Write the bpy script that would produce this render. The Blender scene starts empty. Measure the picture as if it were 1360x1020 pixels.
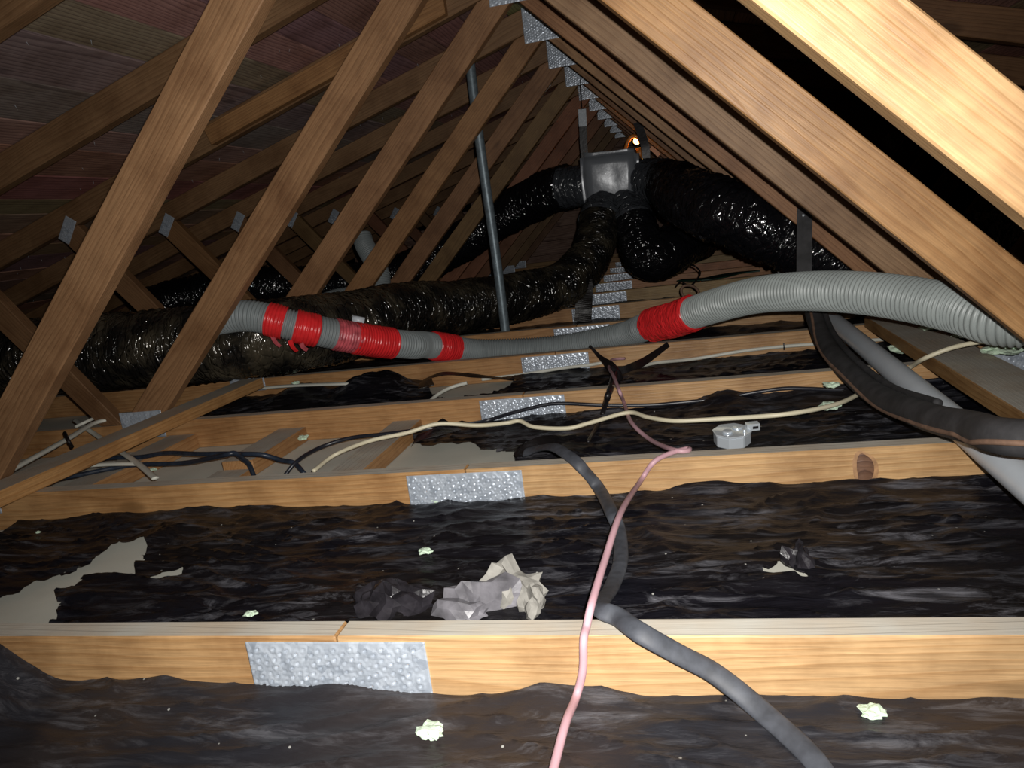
import bpy, bmesh, math, random
from mathutils import Vector, Matrix, noise
random.seed(7)
D = bpy.data
sc = bpy.context.scene
col = sc.collection

# ------------------------------------------------------------------ camera
YAW, PITCH, ROLL, F = 0.2354, 0.2121, -0.1304, 997.3
CAM = Vector((0.4445, -0.1584, 0.4665))
S = 0.6                                    # truss spacing
def cam_axes():
    f = Vector((-math.sin(YAW)*math.cos(PITCH), math.cos(YAW)*math.cos(PITCH), -math.sin(PITCH)))
    r0 = Vector((math.cos(YAW), math.sin(YAW), 0)); u0 = r0.cross(f)
    r = r0*math.cos(ROLL) + u0*math.sin(ROLL); u = -r0*math.sin(ROLL) + u0*math.cos(ROLL)
    return r, u, f
RX, UX, FX = cam_axes()
cd = D.cameras.new('camera'); cam = D.objects.new('camera', cd); col.objects.link(cam)
cam.matrix_world = Matrix.Translation(CAM) @ Matrix((RX, UX, -FX)).transposed().to_4x4()
cd.sensor_fit = 'HORIZONTAL'; cd.sensor_width = 36.0; cd.lens = F/1360*36; cd.clip_start = 0.02
sc.camera = cam
def ray(x, y): return FX + RX*((x-680)/F) + UX*((510-y)/F)
def at(x, y, Y): d = ray(x, y); return CAM + d*((Y-CAM.y)/d.y)        # pixel on the plane y = Y
def onz(x, y, Z): d = ray(x, y); return CAM + d*((Z-CAM.z)/d.z)       # pixel on the level z = Z
def proj(P):
    d = P-CAM; z = d.dot(FX); return 680+F*d.dot(RX)/z, 510-F*d.dot(UX)/z

# ------------------------------------------------------------------ light
w = D.worlds.new('World'); sc.world = w; w.use_nodes = True
w.node_tree.nodes['Background'].inputs[0].default_value = (0, 0, 0, 1)
w.node_tree.nodes['Background'].inputs[1].default_value = 0.0      # a closed attic: no sky gets in
# the phone's flash, the one light in the attic, a little above and right of the lens
fl = D.lights.new('camera_flash_offscreen', 'SPOT'); fl.energy = 106; fl.spot_size = math.radians(110); fl.spot_blend = 1.0
fl.shadow_soft_size = 0.006; fl.color = (1.0, 0.97, 0.93)
flo = D.objects.new('camera_flash_offscreen', fl); col.objects.link(flo)
flo.rotation_euler = cam.matrix_world.to_euler(); flo.location = CAM + RX*0.022 + UX*0.03 - FX*0.005
vs = sc.view_settings
vs.view_transform = 'Standard'; vs.look = 'None'; vs.gamma = 1.0; vs.exposure = 0.0; vs.use_curve_mapping = False

# ------------------------------------------------------------------ materials
def newmat(name):
    m = D.materials.new(name); m.use_nodes = True
    nt = m.node_tree; b = nt.nodes['Principled BSDF']
    return m, nt, b
def nd(nt, t, **kw):
    n = nt.nodes.new(t)
    for k, v in kw.items():
        if k.startswith('i_'):
            key = k[2:]; key = int(key) if key.isdigit() else key.replace('_', ' ')
            n.inputs[key].default_value = v
        else: setattr(n, k, v)
    return n
def ramp(nt, stops, interp='LINEAR'):
    r = nt.nodes.new('ShaderNodeValToRGB'); e = r.color_ramp; e.interpolation = interp
    while len(e.elements) < len(stops): e.elements.new(0.5)
    for el, (p, c) in zip(e.elements, stops):
        el.position = p; el.color = (c, c, c, 1) if isinstance(c, (int, float)) else (*c, 1)
    return r
def mix(nt, a, b, fac, mode='MIX'):
    m = nt.nodes.new('ShaderNodeMix'); m.data_type = 'RGBA'; m.blend_type = mode
    for sock, v in ((0, fac), (6, a), (7, b)):
        if hasattr(v, 'is_output'): nt.links.new(v, m.inputs[sock])
        elif sock == 0: m.inputs[0].default_value = v
        else: m.inputs[sock].default_value = (*v, 1) if len(v) == 3 else v
    return m.outputs[2]

def wood_mat(name, light, dark, period=0.007, rough=0.55, dust=0.0, knots=True, contrast=1.0):
    """timber: grain along the object's local X, rings about an axis off the board, tint from the object colour"""
    m, nt, b = newmat(name); L = nt.links
    tc = nd(nt, 'ShaderNodeTexCoord'); oi = nd(nt, 'ShaderNodeObjectInfo')
    rnd = nd(nt, 'ShaderNodeVectorMath', operation='SCALE'); rnd.inputs[0].default_value = (7.3, 0.31, 0.17)
    L.new(oi.outputs['Random'], rnd.inputs['Scale'])
    add = nd(nt, 'ShaderNodeVectorMath', operation='ADD'); L.new(tc.outputs['Object'], add.inputs[0]); L.new(rnd.outputs[0], add.inputs[1])
    mp = nd(nt, 'ShaderNodeMapping'); mp.inputs['Scale'].default_value = (0.11, 1, 1); mp.inputs['Location'].default_value = (0, 0.035, 0.02)
    L.new(add.outputs[0], mp.inputs[0])
    n1 = nd(nt, 'ShaderNodeTexNoise', i_Scale=9.0, i_Detail=2.0); L.new(mp.outputs[0], n1.inputs['Vector'])
    s1 = nd(nt, 'ShaderNodeVectorMath', operation='SCALE'); s1.inputs['Scale'].default_value = 0.06; L.new(n1.outputs['Color'], s1.inputs[0])
    warp = nd(nt, 'ShaderNodeVectorMath', operation='ADD'); L.new(mp.outputs[0], warp.inputs[0]); L.new(s1.outputs[0], warp.inputs[1])
    wv = nd(nt, 'ShaderNodeTexWave', wave_type='RINGS', rings_direction='X', wave_profile='SAW')
    wv.inputs['Scale'].default_value = 0.314/period; wv.inputs['Distortion'].default_value = 1.2; wv.inputs['Detail'].default_value = 1.0
    wv.inputs['Detail Scale'].default_value = 1.0
    L.new(warp.outputs[0], wv.inputs['Vector'])
    rg = ramp(nt, [(0.0, 0.0), (0.55, 0.25*contrast), (0.9, 0.85*contrast), (1.0, 0.1)]); L.new(wv.outputs['Fac'], rg.inputs[0])
    mp2 = nd(nt, 'ShaderNodeMapping'); mp2.inputs['Scale'].default_value = (0.04, 1, 1); L.new(add.outputs[0], mp2.inputs[0])
    fine = nd(nt, 'ShaderNodeTexNoise', i_Scale=420.0, i_Detail=3.0); L.new(mp2.outputs[0], fine.inputs['Vector'])
    blot = nd(nt, 'ShaderNodeTexNoise', i_Scale=7.0, i_Detail=5.0, i_Roughness=0.6); L.new(add.outputs[0], blot.inputs['Vector'])
    c = mix(nt, light, dark, rg.outputs[0])
    fr = ramp(nt, [(0.3, 0.72), (0.7, 1.18)]); L.new(fine.outputs['Fac'], fr.inputs[0])
    c = mix(nt, c, fr.outputs[0], 0.7, 'MULTIPLY')
    br = ramp(nt, [(0.32, (0.60, 0.52, 0.45)), (0.58, (1.06, 1.04, 1.0))]); L.new(blot.outputs['Fac'], br.inputs[0])
    c = mix(nt, c, br.outputs[0], 0.8, 'MULTIPLY')
    if knots:
        mp3 = nd(nt, 'ShaderNodeMapping'); mp3.inputs['Scale'].default_value = (0.45, 1, 1); L.new(add.outputs[0], mp3.inputs[0])
        vo = nd(nt, 'ShaderNodeTexVoronoi', i_Scale=5.5); L.new(mp3.outputs[0], vo.inputs['Vector'])
        kr = ramp(nt, [(0.0, 0.85), (0.07, 0.55), (0.11, 0.0)]); L.new(vo.outputs['Distance'], kr.inputs[0])
        c = mix(nt, c, tuple(x*0.45 for x in dark), kr.outputs[0])
    c = mix(nt, c, oi.outputs['Color'], 1.0, 'MULTIPLY')
    if dust:
        dn = nd(nt, 'ShaderNodeTexNoise', i_Scale=11.0, i_Detail=6.0); L.new(add.outputs[0], dn.inputs['Vector'])
        dr = ramp(nt, [(0.25, dust*0.55), (0.7, dust)]); L.new(dn.outputs['Fac'], dr.inputs[0])
        c = mix(nt, c, (0.50, 0.485, 0.43), dr.outputs[0])
    L.new(c, b.inputs['Base Color'])
    b.inputs['Roughness'].default_value = rough; b.inputs['Specular IOR Level'].default_value = 0.35
    bp = nd(nt, 'ShaderNodeBump', i_Strength=0.25, i_Distance=0.0015)
    hm = nd(nt, 'ShaderNodeMath', operation='ADD'); L.new(fine.outputs['Fac'], hm.inputs[0]); L.new(rg.outputs[0], hm.inputs[1])
    L.new(hm.outputs[0], bp.inputs['Height']); L.new(bp.outputs[0], b.inputs['Normal'])
    return m

M = {}
M['wood'] = wood_mat('wood_pine', (0.58, 0.385, 0.205), (0.42, 0.24, 0.105), 0.0085, rough=0.45, contrast=0.8)
M['wood_top'] = wood_mat('wood_pine_dusty', (0.56, 0.38, 0.20), (0.42, 0.26, 0.12), 0.009, rough=0.8, dust=0.95, knots=False)
M['wood_web'] = wood_mat('wood_brown', (0.54, 0.355, 0.205), (0.33, 0.19, 0.10), 0.0065, rough=0.55, contrast=0.75)
M['deck'] = wood_mat('deck_board', (0.42, 0.28, 0.225), (0.19, 0.115, 0.10), 0.012, rough=0.75)

def galv():
    m, nt, b = newmat('galvanised_steel'); L = nt.links
    tc = nd(nt, 'ShaderNodeTexCoord')
    vo = nd(nt, 'ShaderNodeTexVoronoi', i_Scale=90.0); L.new(tc.outputs['Object'], vo.inputs['Vector'])
    n = nd(nt, 'ShaderNodeTexNoise', i_Scale=160.0, i_Detail=3.0); L.new(tc.outputs['Object'], n.inputs['Vector'])
    r = ramp(nt, [(0.0, (0.36, 0.41, 0.48)), (1.0, (0.62, 0.68, 0.76))]); L.new(vo.outputs['Color'], r.inputs[0])
    L.new(r.outputs[0], b.inputs['Base Color'])
    b.inputs['Metallic'].default_value = 0.35; b.inputs['Roughness'].default_value = 0.33
    bp = nd(nt, 'ShaderNodeBump', i_Strength=0.5, i_Distance=0.001); L.new(n.outputs['Fac'], bp.inputs['Height']); L.new(bp.outputs[0], b.inputs['Normal'])
    return m
M['galv'] = galv()
def plain(name, c, rough=0.5, metal=0.0, spec=0.5, bump=0.0, bscale=200.0, var=0.0, vscale=20.0, coat=0.0):
    m, nt, b = newmat(name); L = nt.links
    tc = nd(nt, 'ShaderNodeTexCoord')
    if var:
        n = nd(nt, 'ShaderNodeTexNoise', i_Scale=vscale, i_Detail=4.0); L.new(tc.outputs['Object'], n.inputs['Vector'])
        r = ramp(nt, [(0.3, tuple(x*(1-var) for x in c)), (0.7, tuple(min(1, x*(1+var)) for x in c))]); L.new(n.outputs['Fac'], r.inputs[0])
        L.new(r.outputs[0], b.inputs['Base Color'])
    else: b.inputs['Base Color'].default_value = (*c, 1)
    b.inputs['Roughness'].default_value = rough; b.inputs['Metallic'].default_value = metal
    b.inputs['Specular IOR Level'].default_value = spec; b.inputs['Coat Weight'].default_value = coat; b.inputs['Coat Roughness'].default_value = 0.12
    if bump:
        n2 = nd(nt, 'ShaderNodeTexNoise', i_Scale=bscale, i_Detail=3.0); L.new(tc.outputs['Object'], n2.inputs['Vector'])
        bp = nd(nt, 'ShaderNodeBump', i_Strength=bump, i_Distance=0.002); L.new(n2.outputs['Fac'], bp.inputs['Height']); L.new(bp.outputs[0], b.inputs['Normal'])
    return m
def film_mat(name, base, brown, dusty, dscale=6.0, rough=0.3, damt=0.5, bump=0.5):
    """black polythene: glossy, brownish where it lies on the quilt, dust caught in streaks"""
    m, nt, b = newmat(name); L = nt.links
    tc = nd(nt, 'ShaderNodeTexCoord')
    mp = nd(nt, 'ShaderNodeMapping'); mp.inputs['Scale'].default_value = (0.2, 1, 1); L.new(tc.outputs['Object'], mp.inputs[0])
    n0 = nd(nt, 'ShaderNodeTexNoise', i_Scale=2.2, i_Detail=2.0); L.new(tc.outputs['Object'], n0.inputs['Vector'])
    r0 = ramp(nt, [(0.42, 0.0), (0.62, 1.0)]); L.new(n0.outputs['Fac'], r0.inputs[0])
    c = mix(nt, base, brown, r0.outputs[0])
    n1 = nd(nt, 'ShaderNodeTexNoise', i_Scale=dscale*6, i_Detail=8.0, i_Roughness=0.72, i_Distortion=0.8); L.new(mp.outputs[0], n1.inputs['Vector'])
    r1 = ramp(nt, [(0.49, 0.0), (0.56, damt*0.25), (0.70, damt)]); L.new(n1.outputs['Fac'], r1.inputs[0])
    n2 = nd(nt, 'ShaderNodeTexNoise', i_Scale=dscale*0.8, i_Detail=3.0); L.new(tc.outputs['Object'], n2.inputs['Vector'])
    r2 = ramp(nt, [(0.40, 0.22), (0.62, 1.0)]); L.new(n2.outputs['Fac'], r2.inputs[0])
    mm = nd(nt, 'ShaderNodeMath', operation='MULTIPLY'); L.new(r1.outputs[0], mm.inputs[0]); L.new(r2.outputs[0], mm.inputs[1])
    c = mix(nt, c, dusty, mm.outputs[0])
    # specks of dust
    vo = nd(nt, 'ShaderNodeTexVoronoi', i_Scale=26.0); L.new(tc.outputs['Object'], vo.inputs['Vector'])
    rv = ramp(nt, [(0.0, 0.9), (0.035, 0.7), (0.05, 0.0)]); L.new(vo.outputs['Distance'], rv.inputs[0])
    c = mix(nt, c, (0.45, 0.45, 0.42), rv.outputs[0])
    L.new(c, b.inputs['Base Color'])
    b.inputs['Specular IOR Level'].default_value = 0.28
    rr = nd(nt, 'ShaderNodeMapRange'); rr.inputs['To Min'].default_value = rough; rr.inputs['To Max'].default_value = 0.75
    L.new(mm.outputs[0], rr.inputs['Value']); L.new(rr.outputs[0], b.inputs['Roughness'])
    n3 = nd(nt, 'ShaderNodeTexNoise', i_Scale=55.0, i_Detail=5.0, i_Roughness=0.6, i_Distortion=0.6); L.new(mp.outputs[0], n3.inputs['Vector'])
    bp = nd(nt, 'ShaderNodeBump', i_Strength=bump, i_Distance=0.006); L.new(n3.outputs['Fac'], bp.inputs['Height']); L.new(bp.outputs[0], b.inputs['Normal'])
    return m
M['film'] = film_mat('black_polythene', (0.006, 0.006, 0.009), (0.010, 0.0085, 0.0085), (0.24, 0.24, 0.27), rough=0.34, damt=0.7, bump=0.6)
M['film_brown'] = film_mat('black_polythene_brown', (0.018, 0.018, 0.022), (0.045, 0.032, 0.025), (0.22, 0.22, 0.24), rough=0.38, damt=0.6, bump=0.45)
M['film_dark'] = film_mat('black_polythene_dark', (0.006, 0.006, 0.007), (0.014, 0.011, 0.010), (0.07, 0.07, 0.08), rough=0.35, damt=0.35)
def duct_mat(name, c, dust, damt, rough, metal=0.0, strength=0.8):
    m, nt, b = newmat(name); L = nt.links
    tc = nd(nt, 'ShaderNodeTexCoord')
    at_ = nd(nt, 'ShaderNodeAttribute', attribute_name='ring')
    n1 = nd(nt, 'ShaderNodeTexNoise', i_Scale=42.0, i_Detail=3.0, i_Roughness=0.5, i_Distortion=0.8); L.new(at_.outputs['Vector'], n1.inputs['Vector'])
    n4 = nd(nt, 'ShaderNodeTexNoise', i_Scale=120.0, i_Detail=2.0); L.new(at_.outputs['Vector'], n4.inputs['Vector'])
    ad = nd(nt, 'ShaderNodeMath', operation='MULTIPLY_ADD', i_1=0.22); L.new(n4.outputs['Fac'], ad.inputs[0]); L.new(n1.outputs['Fac'], ad.inputs[2])
    vc = nd(nt, 'ShaderNodeTexVoronoi', feature='DISTANCE_TO_EDGE', i_Scale=48.0); L.new(at_.outputs['Vector'], vc.inputs['Vector'])
    vr = ramp(nt, [(0.0, 0.0), (0.12, 0.22)]); L.new(vc.outputs['Distance'], vr.inputs[0])
    ad2 = nd(nt, 'ShaderNodeMath', operation='ADD'); L.new(ad.outputs[0], ad2.inputs[0]); L.new(vr.outputs[0], ad2.inputs[1]); ad = ad2
    b.inputs['Metallic'].default_value = metal
    bp = nd(nt, 'ShaderNodeBump', i_Strength=strength, i_Distance=0.014); L.new(ad.outputs[0], bp.inputs['Height']); L.new(bp.outputs[0], b.inputs['Normal'])
    n2 = nd(nt, 'ShaderNodeTexNoise', i_Scale=9.0, i_Detail=6.0); L.new(tc.outputs['Object'], n2.inputs['Vector'])
    r2 = ramp(nt, [(0.45, 0.0), (0.72, damt)]); L.new(n2.outputs['Fac'], r2.inputs[0])
    L.new(mix(nt, c, dust, r2.outputs[0]), b.inputs['Base Color'])
    b.inputs['Roughness'].default_value = rough; b.inputs['Specular IOR Level'].default_value = 1.0
    return m
M['duct'] = duct_mat('black_duct_foil', (0.006, 0.006, 0.008), (0.02, 0.02, 0.022), 0.3, 0.13)
M['duct_dusty'] = duct_mat('dusty_duct_foil', (0.014, 0.013, 0.012), (0.20, 0.165, 0.105), 0.5, 0.16, 0.25, 1.0)
M['foam'] = plain('black_foam', (0.035, 0.034, 0.036), rough=0.75, bump=0.25, bscale=120, var=0.45, vscale=30)
M['hose'] = plain('grey_hose', (0.36, 0.40, 0.39), rough=0.4, var=0.12, vscale=14)
M['hose_dark'] = plain('grey_hose_dusty', (0.24, 0.27, 0.275), rough=0.5, var=0.12, vscale=20)
M['tape'] = plain('red_tape', (0.78, 0.028, 0.032), rough=0.28, bump=0.6, bscale=60, var=0.15, vscale=30)
M['tape_pale'] = plain('thin_red_tape', (0.55, 0.10, 0.12), rough=0.35, bump=0.7, bscale=90, var=0.4, vscale=40)
M['pvc'] = plain('white_pvc', (0.60, 0.65, 0.70), rough=0.35, var=0.05)
M['steel_pole'] = plain('grey_galvanised_pole', (0.20, 0.25, 0.28), rough=0.45, metal=0.4, var=0.25, vscale=60)
M['pink'] = plain('pink_sheath', (0.55, 0.33, 0.37), rough=0.5, var=0.1)
M['pink_dim'] = plain('pink_sheath_dusty', (0.42, 0.27, 0.25), rough=0.6, var=0.15)
M['cream'] = plain('cream_sheath', (0.72, 0.66, 0.48), rough=0.45, var=0.06)
M['white_c'] = plain('white_sheath', (0.68, 0.68, 0.60), rough=0.45, var=0.06)
M['blackcab'] = plain('black_sheath', (0.016, 0.017, 0.024), rough=0.35, spec=0.6)
M['dustcab'] = plain('dusty_black_sheath', (0.055, 0.06, 0.072), rough=0.6, var=0.3, vscale=60)
M['bluecab'] = plain('blue_black_sheath', (0.018, 0.026, 0.042), rough=0.4, var=0.4, vscale=60)
M['blackpl'] = plain('black_plastic_strip', (0.012, 0.010, 0.011), rough=0.4, bump=0.4, bscale=80)
M['board'] = plain('ceiling_board', (0.62, 0.61, 0.53), rough=0.85, var=0.08, vscale=8)
M['fluff'] = plain('green_insulation', (0.58, 0.72, 0.56), rough=0.95, bump=1.0, bscale=150, var=0.2, vscale=60)
M['grey_scrap'] = plain('grey_crumpled_film', (0.15, 0.145, 0.16), rough=0.4, bump=0.5, bscale=60, var=0.5, vscale=30)
M['paper'] = plain('dirty_paper', (0.27, 0.26, 0.235), rough=0.8, bump=0.5, bscale=90, var=0.35, vscale=40)
M['clear_scrap'] = plain('dark_crumpled_film', (0.022, 0.020, 0.024), rough=0.25, bump=0.5, bscale=70, var=0.6, vscale=40)
M['zinc'] = plain('shiny_zinc', (0.72, 0.78, 0.84), rough=0.2, metal=0.4, bump=0.2, bscale=70)
M['green'] = plain('dark_green_plastic', (0.02, 0.075, 0.05), rough=0.5, var=0.2)
M['orange'] = plain('orange_plastic', (0.80, 0.26, 0.04), rough=0.4)
M['knot'] = wood_mat('knot_wood', (0.20, 0.11, 0.07), (0.09, 0.045, 0.03), 0.006, knots=False)
M['knot_rim'] = plain('knot_rim', (0.36, 0.20, 0.095), rough=0.6, var=0.3, vscale=90)
M['seam'] = plain('brown_seam', (0.20, 0.12, 0.08), rough=0.7, var=0.3, vscale=60)
def bulb_mat():
    m, nt, b = newmat('lit_bulb'); b.inputs['Emission Color'].default_value = (1.0, 0.5, 0.12, 1); b.inputs['Emission Strength'].default_value = 14.0
    b.inputs['Base Color'].default_value = (0.9, 0.6, 0.3, 1); return m
M['bulb'] = bulb_mat()

# ------------------------------------------------------------------ builders
def link(name, me, parent=None, mats=()):
    o = D.objects.new(name, me); col.objects.link(o)
    if parent: o.parent = parent
    for m in mats:
        if me and len(me.materials) < len(mats): me.materials.append(M[m])
    return o
def mesh(name, V, Fc, smooth=False):
    me = D.meshes.new(name); me.from_pydata([tuple(v) for v in V], [], Fc); me.update()
    if smooth: me.polygons.foreach_set('use_smooth', [True]*len(me.polygons))
    return me
def empty(name, loc=(0, 0, 0)):
    o = D.objects.new(name, None); col.objects.link(o); o.location = loc; o.empty_display_size = 0.05; return o
def tag(o, label=None, cat=None, group=None, kind=None):
    if label: o['label'] = label
    if cat: o['category'] = cat
    if group: o['group'] = group
    if kind: o['kind'] = kind
    return o

def poly_timber(name, poly, axis, thick, mats, parent, loc, tint=(1, 1, 1), top_dusty=True, bevel=0.0022, mesh_cache={}):
    """a timber cut as polygon in the (x, z) plane, thick along +y; local X runs along `axis` so the grain follows the length.
    loc = world position of the parent-space origin of poly"""
    key = (tuple(poly), tuple(axis), thick, tuple(mats), top_dusty)
    ax = Vector((axis[0], 0, axis[1])).normalized(); az = Vector((-ax.z, 0, ax.x))
    c = Vector((sum(p[0] for p in poly)/len(poly), 0, sum(p[1] for p in poly)/len(poly)))
    if key not in mesh_cache:
        bm = bmesh.new()
        loc2 = [((Vector((p[0], 0, p[1]))-c).dot(ax), (Vector((p[0], 0, p[1]))-c).dot(az)) for p in poly]
        f = [bm.verts.new((a, 0, b)) for a, b in loc2]; g = [bm.verts.new((a, thick, b)) for a, b in loc2]
        n = len(f)
        bm.faces.new(f); bm.faces.new(g[::-1])
        for i in range(n): bm.faces.new((f[i], g[i], g[(i+1) % n], f[(i+1) % n]))
        bmesh.ops.recalc_face_normals(bm, faces=bm.faces)
        bmesh.ops.bevel(bm, geom=list(bm.edges), offset=bevel, segments=1, affect='EDGES')
        bm.normal_update()
        R = Matrix((ax, Vector((0, 1, 0)), az)).transposed()
        if top_dusty and len(mats) > 1:
            for fc in bm.faces:
                if (R @ fc.normal).z > 0.8: fc.material_index = 1
        me = D.meshes.new(name); bm.to_mesh(me); bm.free()
        for m in mats: me.materials.append(M[m])
        mesh_cache[key] = me
    o = D.objects.new(name, mesh_cache[key]); col.objects.link(o)
    R = Matrix((ax, Vector((0, 1, 0)), az)).transposed().to_4x4()
    o.matrix_basis = Matrix.Translation(Vector(loc)+c) @ R
    if parent: o.parent = parent
    o.color = (*tint, 1)
    return o
def box_timber(name, x0, x1, y0, y1, z0, z1, mats, parent=None, tint=(1, 1, 1), along='y', rot=0.0, bevel=0.002):
    """box with local X along its length"""
    dx, dy, dz = (y1-y0, x1-x0, z1-z0) if along == 'y' else (x1-x0, y1-y0, z1-z0)
    bm = bmesh.new(); bmesh.ops.create_cube(bm, size=1.0); bmesh.ops.scale(bm, vec=(dx, dy, dz), verts=bm.verts)
    bmesh.ops.bevel(bm, geom=list(bm.edges), offset=bevel, segments=1, affect='EDGES'); bm.normal_update()
    if len(mats) > 1:
        for f in bm.faces:
            if f.normal.z > 0.8: f.material_index = 1
    me = D.meshes.new(name); bm.to_mesh(me); bm.free()
    for m in mats: me.materials.append(M[m])
    o = D.objects.new(name, me); col.objects.link(o)
    o.location = ((x0+x1)/2, (y0+y1)/2, (z0+z1)/2); o.rotation_euler = (0, 0, (math.pi/2 if along == 'y' else 0)+rot)
    if parent: o.parent = parent
    o.color = (*tint, 1)
    return o

def spline(pts, step):
    """Catmull-Rom through pts, resampled at even arc length"""
    P = [Vector(p) for p in pts]; P = [P[0]*2-P[1]]+P+[P[-1]*2-P[-2]]
    dense = []
    for i in range(1, len(P)-2):
        a, b, c, d = P[i-1:i+3]; n = max(8, int((c-b).length/step*2))
        for k in range(n):
            t = k/n
            dense.append(0.5*((2*b)+(c-a)*t+(2*a-5*b+4*c-d)*t*t+(3*b-a-3*c+d)*t**3))
    dense.append(P[-2])
    out = [dense[0]]; acc = 0.0
    for p, q in zip(dense, dense[1:]):
        L = (q-p).length
        while acc+L >= step and L > 1e-9:
            t = (step-acc)/L; p = p.lerp(q, t); out.append(p.copy()); L = (q-p).length; acc = 0.0
        acc += L
    return out
def frames(pts, up=Vector((0, 0, 1))):
    T = [(pts[min(i+1, len(pts)-1)]-pts[max(i-1, 0)]).normalized() for i in range(len(pts))]
    n = (up-T[0]*up.dot(T[0])).normalized(); out = []
    for t in T:
        n = (n-t*n.dot(t)).normalized(); out.append((t, n, t.cross(n)))
    return out
def tube(name, pts, rad, seg=16, mat='blackcab', parent=None, flat=None, cap=True, up=Vector((0, 0, 1)), keep_up=False):
    """skin a resampled path; rad(i, theta) -> radius; flat=(a, b) squashes the section"""
    FR = frames(pts, up); V = []; Fc = []
    if keep_up:
        FR2 = []
        for t, n, b in FR:
            n = (up-t*up.dot(t)); n = n.normalized() if n.length > 1e-4 else Vector((0, 1, 0)); FR2.append((t, n, t.cross(n)))
        FR = FR2
    r = rad if callable(rad) else (lambda i, th: rad)
    fa, fb = flat or (1, 1)
    for i, (p, (t, n, b)) in enumerate(zip(pts, FR)):
        for k in range(seg):
            th = 2*math.pi*k/seg; q = r(i, th)
            V.append(p+n*(math.cos(th)*q*fa)+b*(math.sin(th)*q*fb))
    m = len(pts)
    for i in range(m-1):
        for k in range(seg):
            a = i*seg+k; c = i*seg+(k+1) % seg
            Fc.append((a, c, c+seg, a+seg))
    if cap:
        Fc.append(tuple(range(seg))[::-1]); Fc.append(tuple(range((m-1)*seg, m*seg)))
    me = mesh(name, V, Fc, True); me.materials.append(M[mat])
    o = D.objects.new(name, me); col.objects.link(o)
    if parent: o.parent = parent
    return o
def fix_normals(o):
    bm = bmesh.new(); bm.from_mesh(o.data); bmesh.ops.recalc_face_normals(bm, faces=bm.faces); bm.to_mesh(o.data); bm.free()
    return o
def N(x, y=0.0, z=0.0): return noise.noise(Vector((x, y, z)))
def fbm(x, y, z=0.0, o=4): return noise.fractal(Vector((x, y, z)), 1.0, 2.0, o)

# ------------------------------------------------------------------ the setting: ceiling boards below, roof deck, gable
XE = 4.15
fl_o = box_timber('floor', -XE, XE, -1.2, 8.2, -0.105, -0.0900, ['board'], along='x', bevel=0.001)
tag(fl_o, 'pale plasterboard of the ceiling below, seen between the joists', None, None, 'structure')
SL = 0.2965; RZ = 1.2; RH = 0.0927           # rafter underside z = RZ - SL*|x|, plumb depth RH
ang = math.atan(SL)
for side, nm in ((-1, 'ceiling_left'), (1, 'ceiling_right')):
    root = tag(empty(nm, (0, 3.5, RZ+RH)), 'dark roof boarding on the %s slope with nail points' % ('left' if side < 0 else 'right'), None, None, 'structure')
    u = 0.004; k = 0
    while u < 4.25:
        wd = random.choice([0.135, 0.14, 0.14, 0.19])
        cx = u+wd/2
        me_o = box_timber('board', -wd/2+0.0015, wd/2-0.0015, -4.7, 4.7, -0.009, 0.009, ['deck'], bevel=0.0025,
                          tint=tuple(random.uniform(0.72, 1.25)*c for c in (1.0, random.uniform(0.9, 1.05), random.uniform(0.74, 0.98))))
        me_o.parent = root
        x = cx*math.cos(ang); z = -cx*math.sin(ang)
        me_o.matrix_basis = Matrix.Translation((side*x, 0, z+0.0105+random.uniform(0, 0.002))) @ Matrix.Rotation(side*ang, 4, 'Y') @ Matrix.Rotation(math.pi/2, 4, 'Z')
        u += wd; k += 1
    # nail points poking through the boards, too small to pick apart
    V = []; Fc = []
    for q in range(420):
        u = random.uniform(0.15, 3.3); y = random.uniform(-2.6, 2.3) if q < 330 else random.uniform(2.3, 4.5)
        x = side*u*math.cos(ang); z = -u*math.sin(ang); b0 = len(V); t = random.uniform(-0.004, 0.004)
        for dx, dy in ((-.0014, 0), (.0008, -.0013), (.0008, .0013)): V.append((x+dx, y+dy, z+0.004))
        V.append((x+t, y+t, z-random.uniform(0.006, 0.013)))
        Fc += [(b0, b0+1, b0+3), (b0+1, b0+2, b0+3), (b0+2, b0, b0+3)]
    me = mesh('nail_points', V, Fc); me.materials.append(M['zinc']); o = D.objects.new('nail_points', me); col.objects.link(o); o.parent = root; o['kind'] = 'stuff'
# gable end, boards between the last truss and the sky
gw = tag(empty('wall_back', (0, 8.1, 0)), 'dark boarded gable end of the attic', None, None, 'structure')
for i in range(10):
    z0 = -0.089+i*0.145; z1 = z0+0.142; xw = max(0.15, (RZ+RH-z1)/SL)
    b = box_timber('board', -min(xw, XE), min(xw, XE), 0, 0.02, z0, z1, ['deck'], gw, along='x')
for side, nm in ((-1, 'wall_left'), (1, 'wall_right')):
    o = box_timber(nm, side*XE-0.02, side*XE+0.02, -1.2, 8.2, -0.105, 0.06, ['deck'], along='y'); tag(o, 'low dark eaves board at the foot of the roof', None, None, 'structure')

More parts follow.
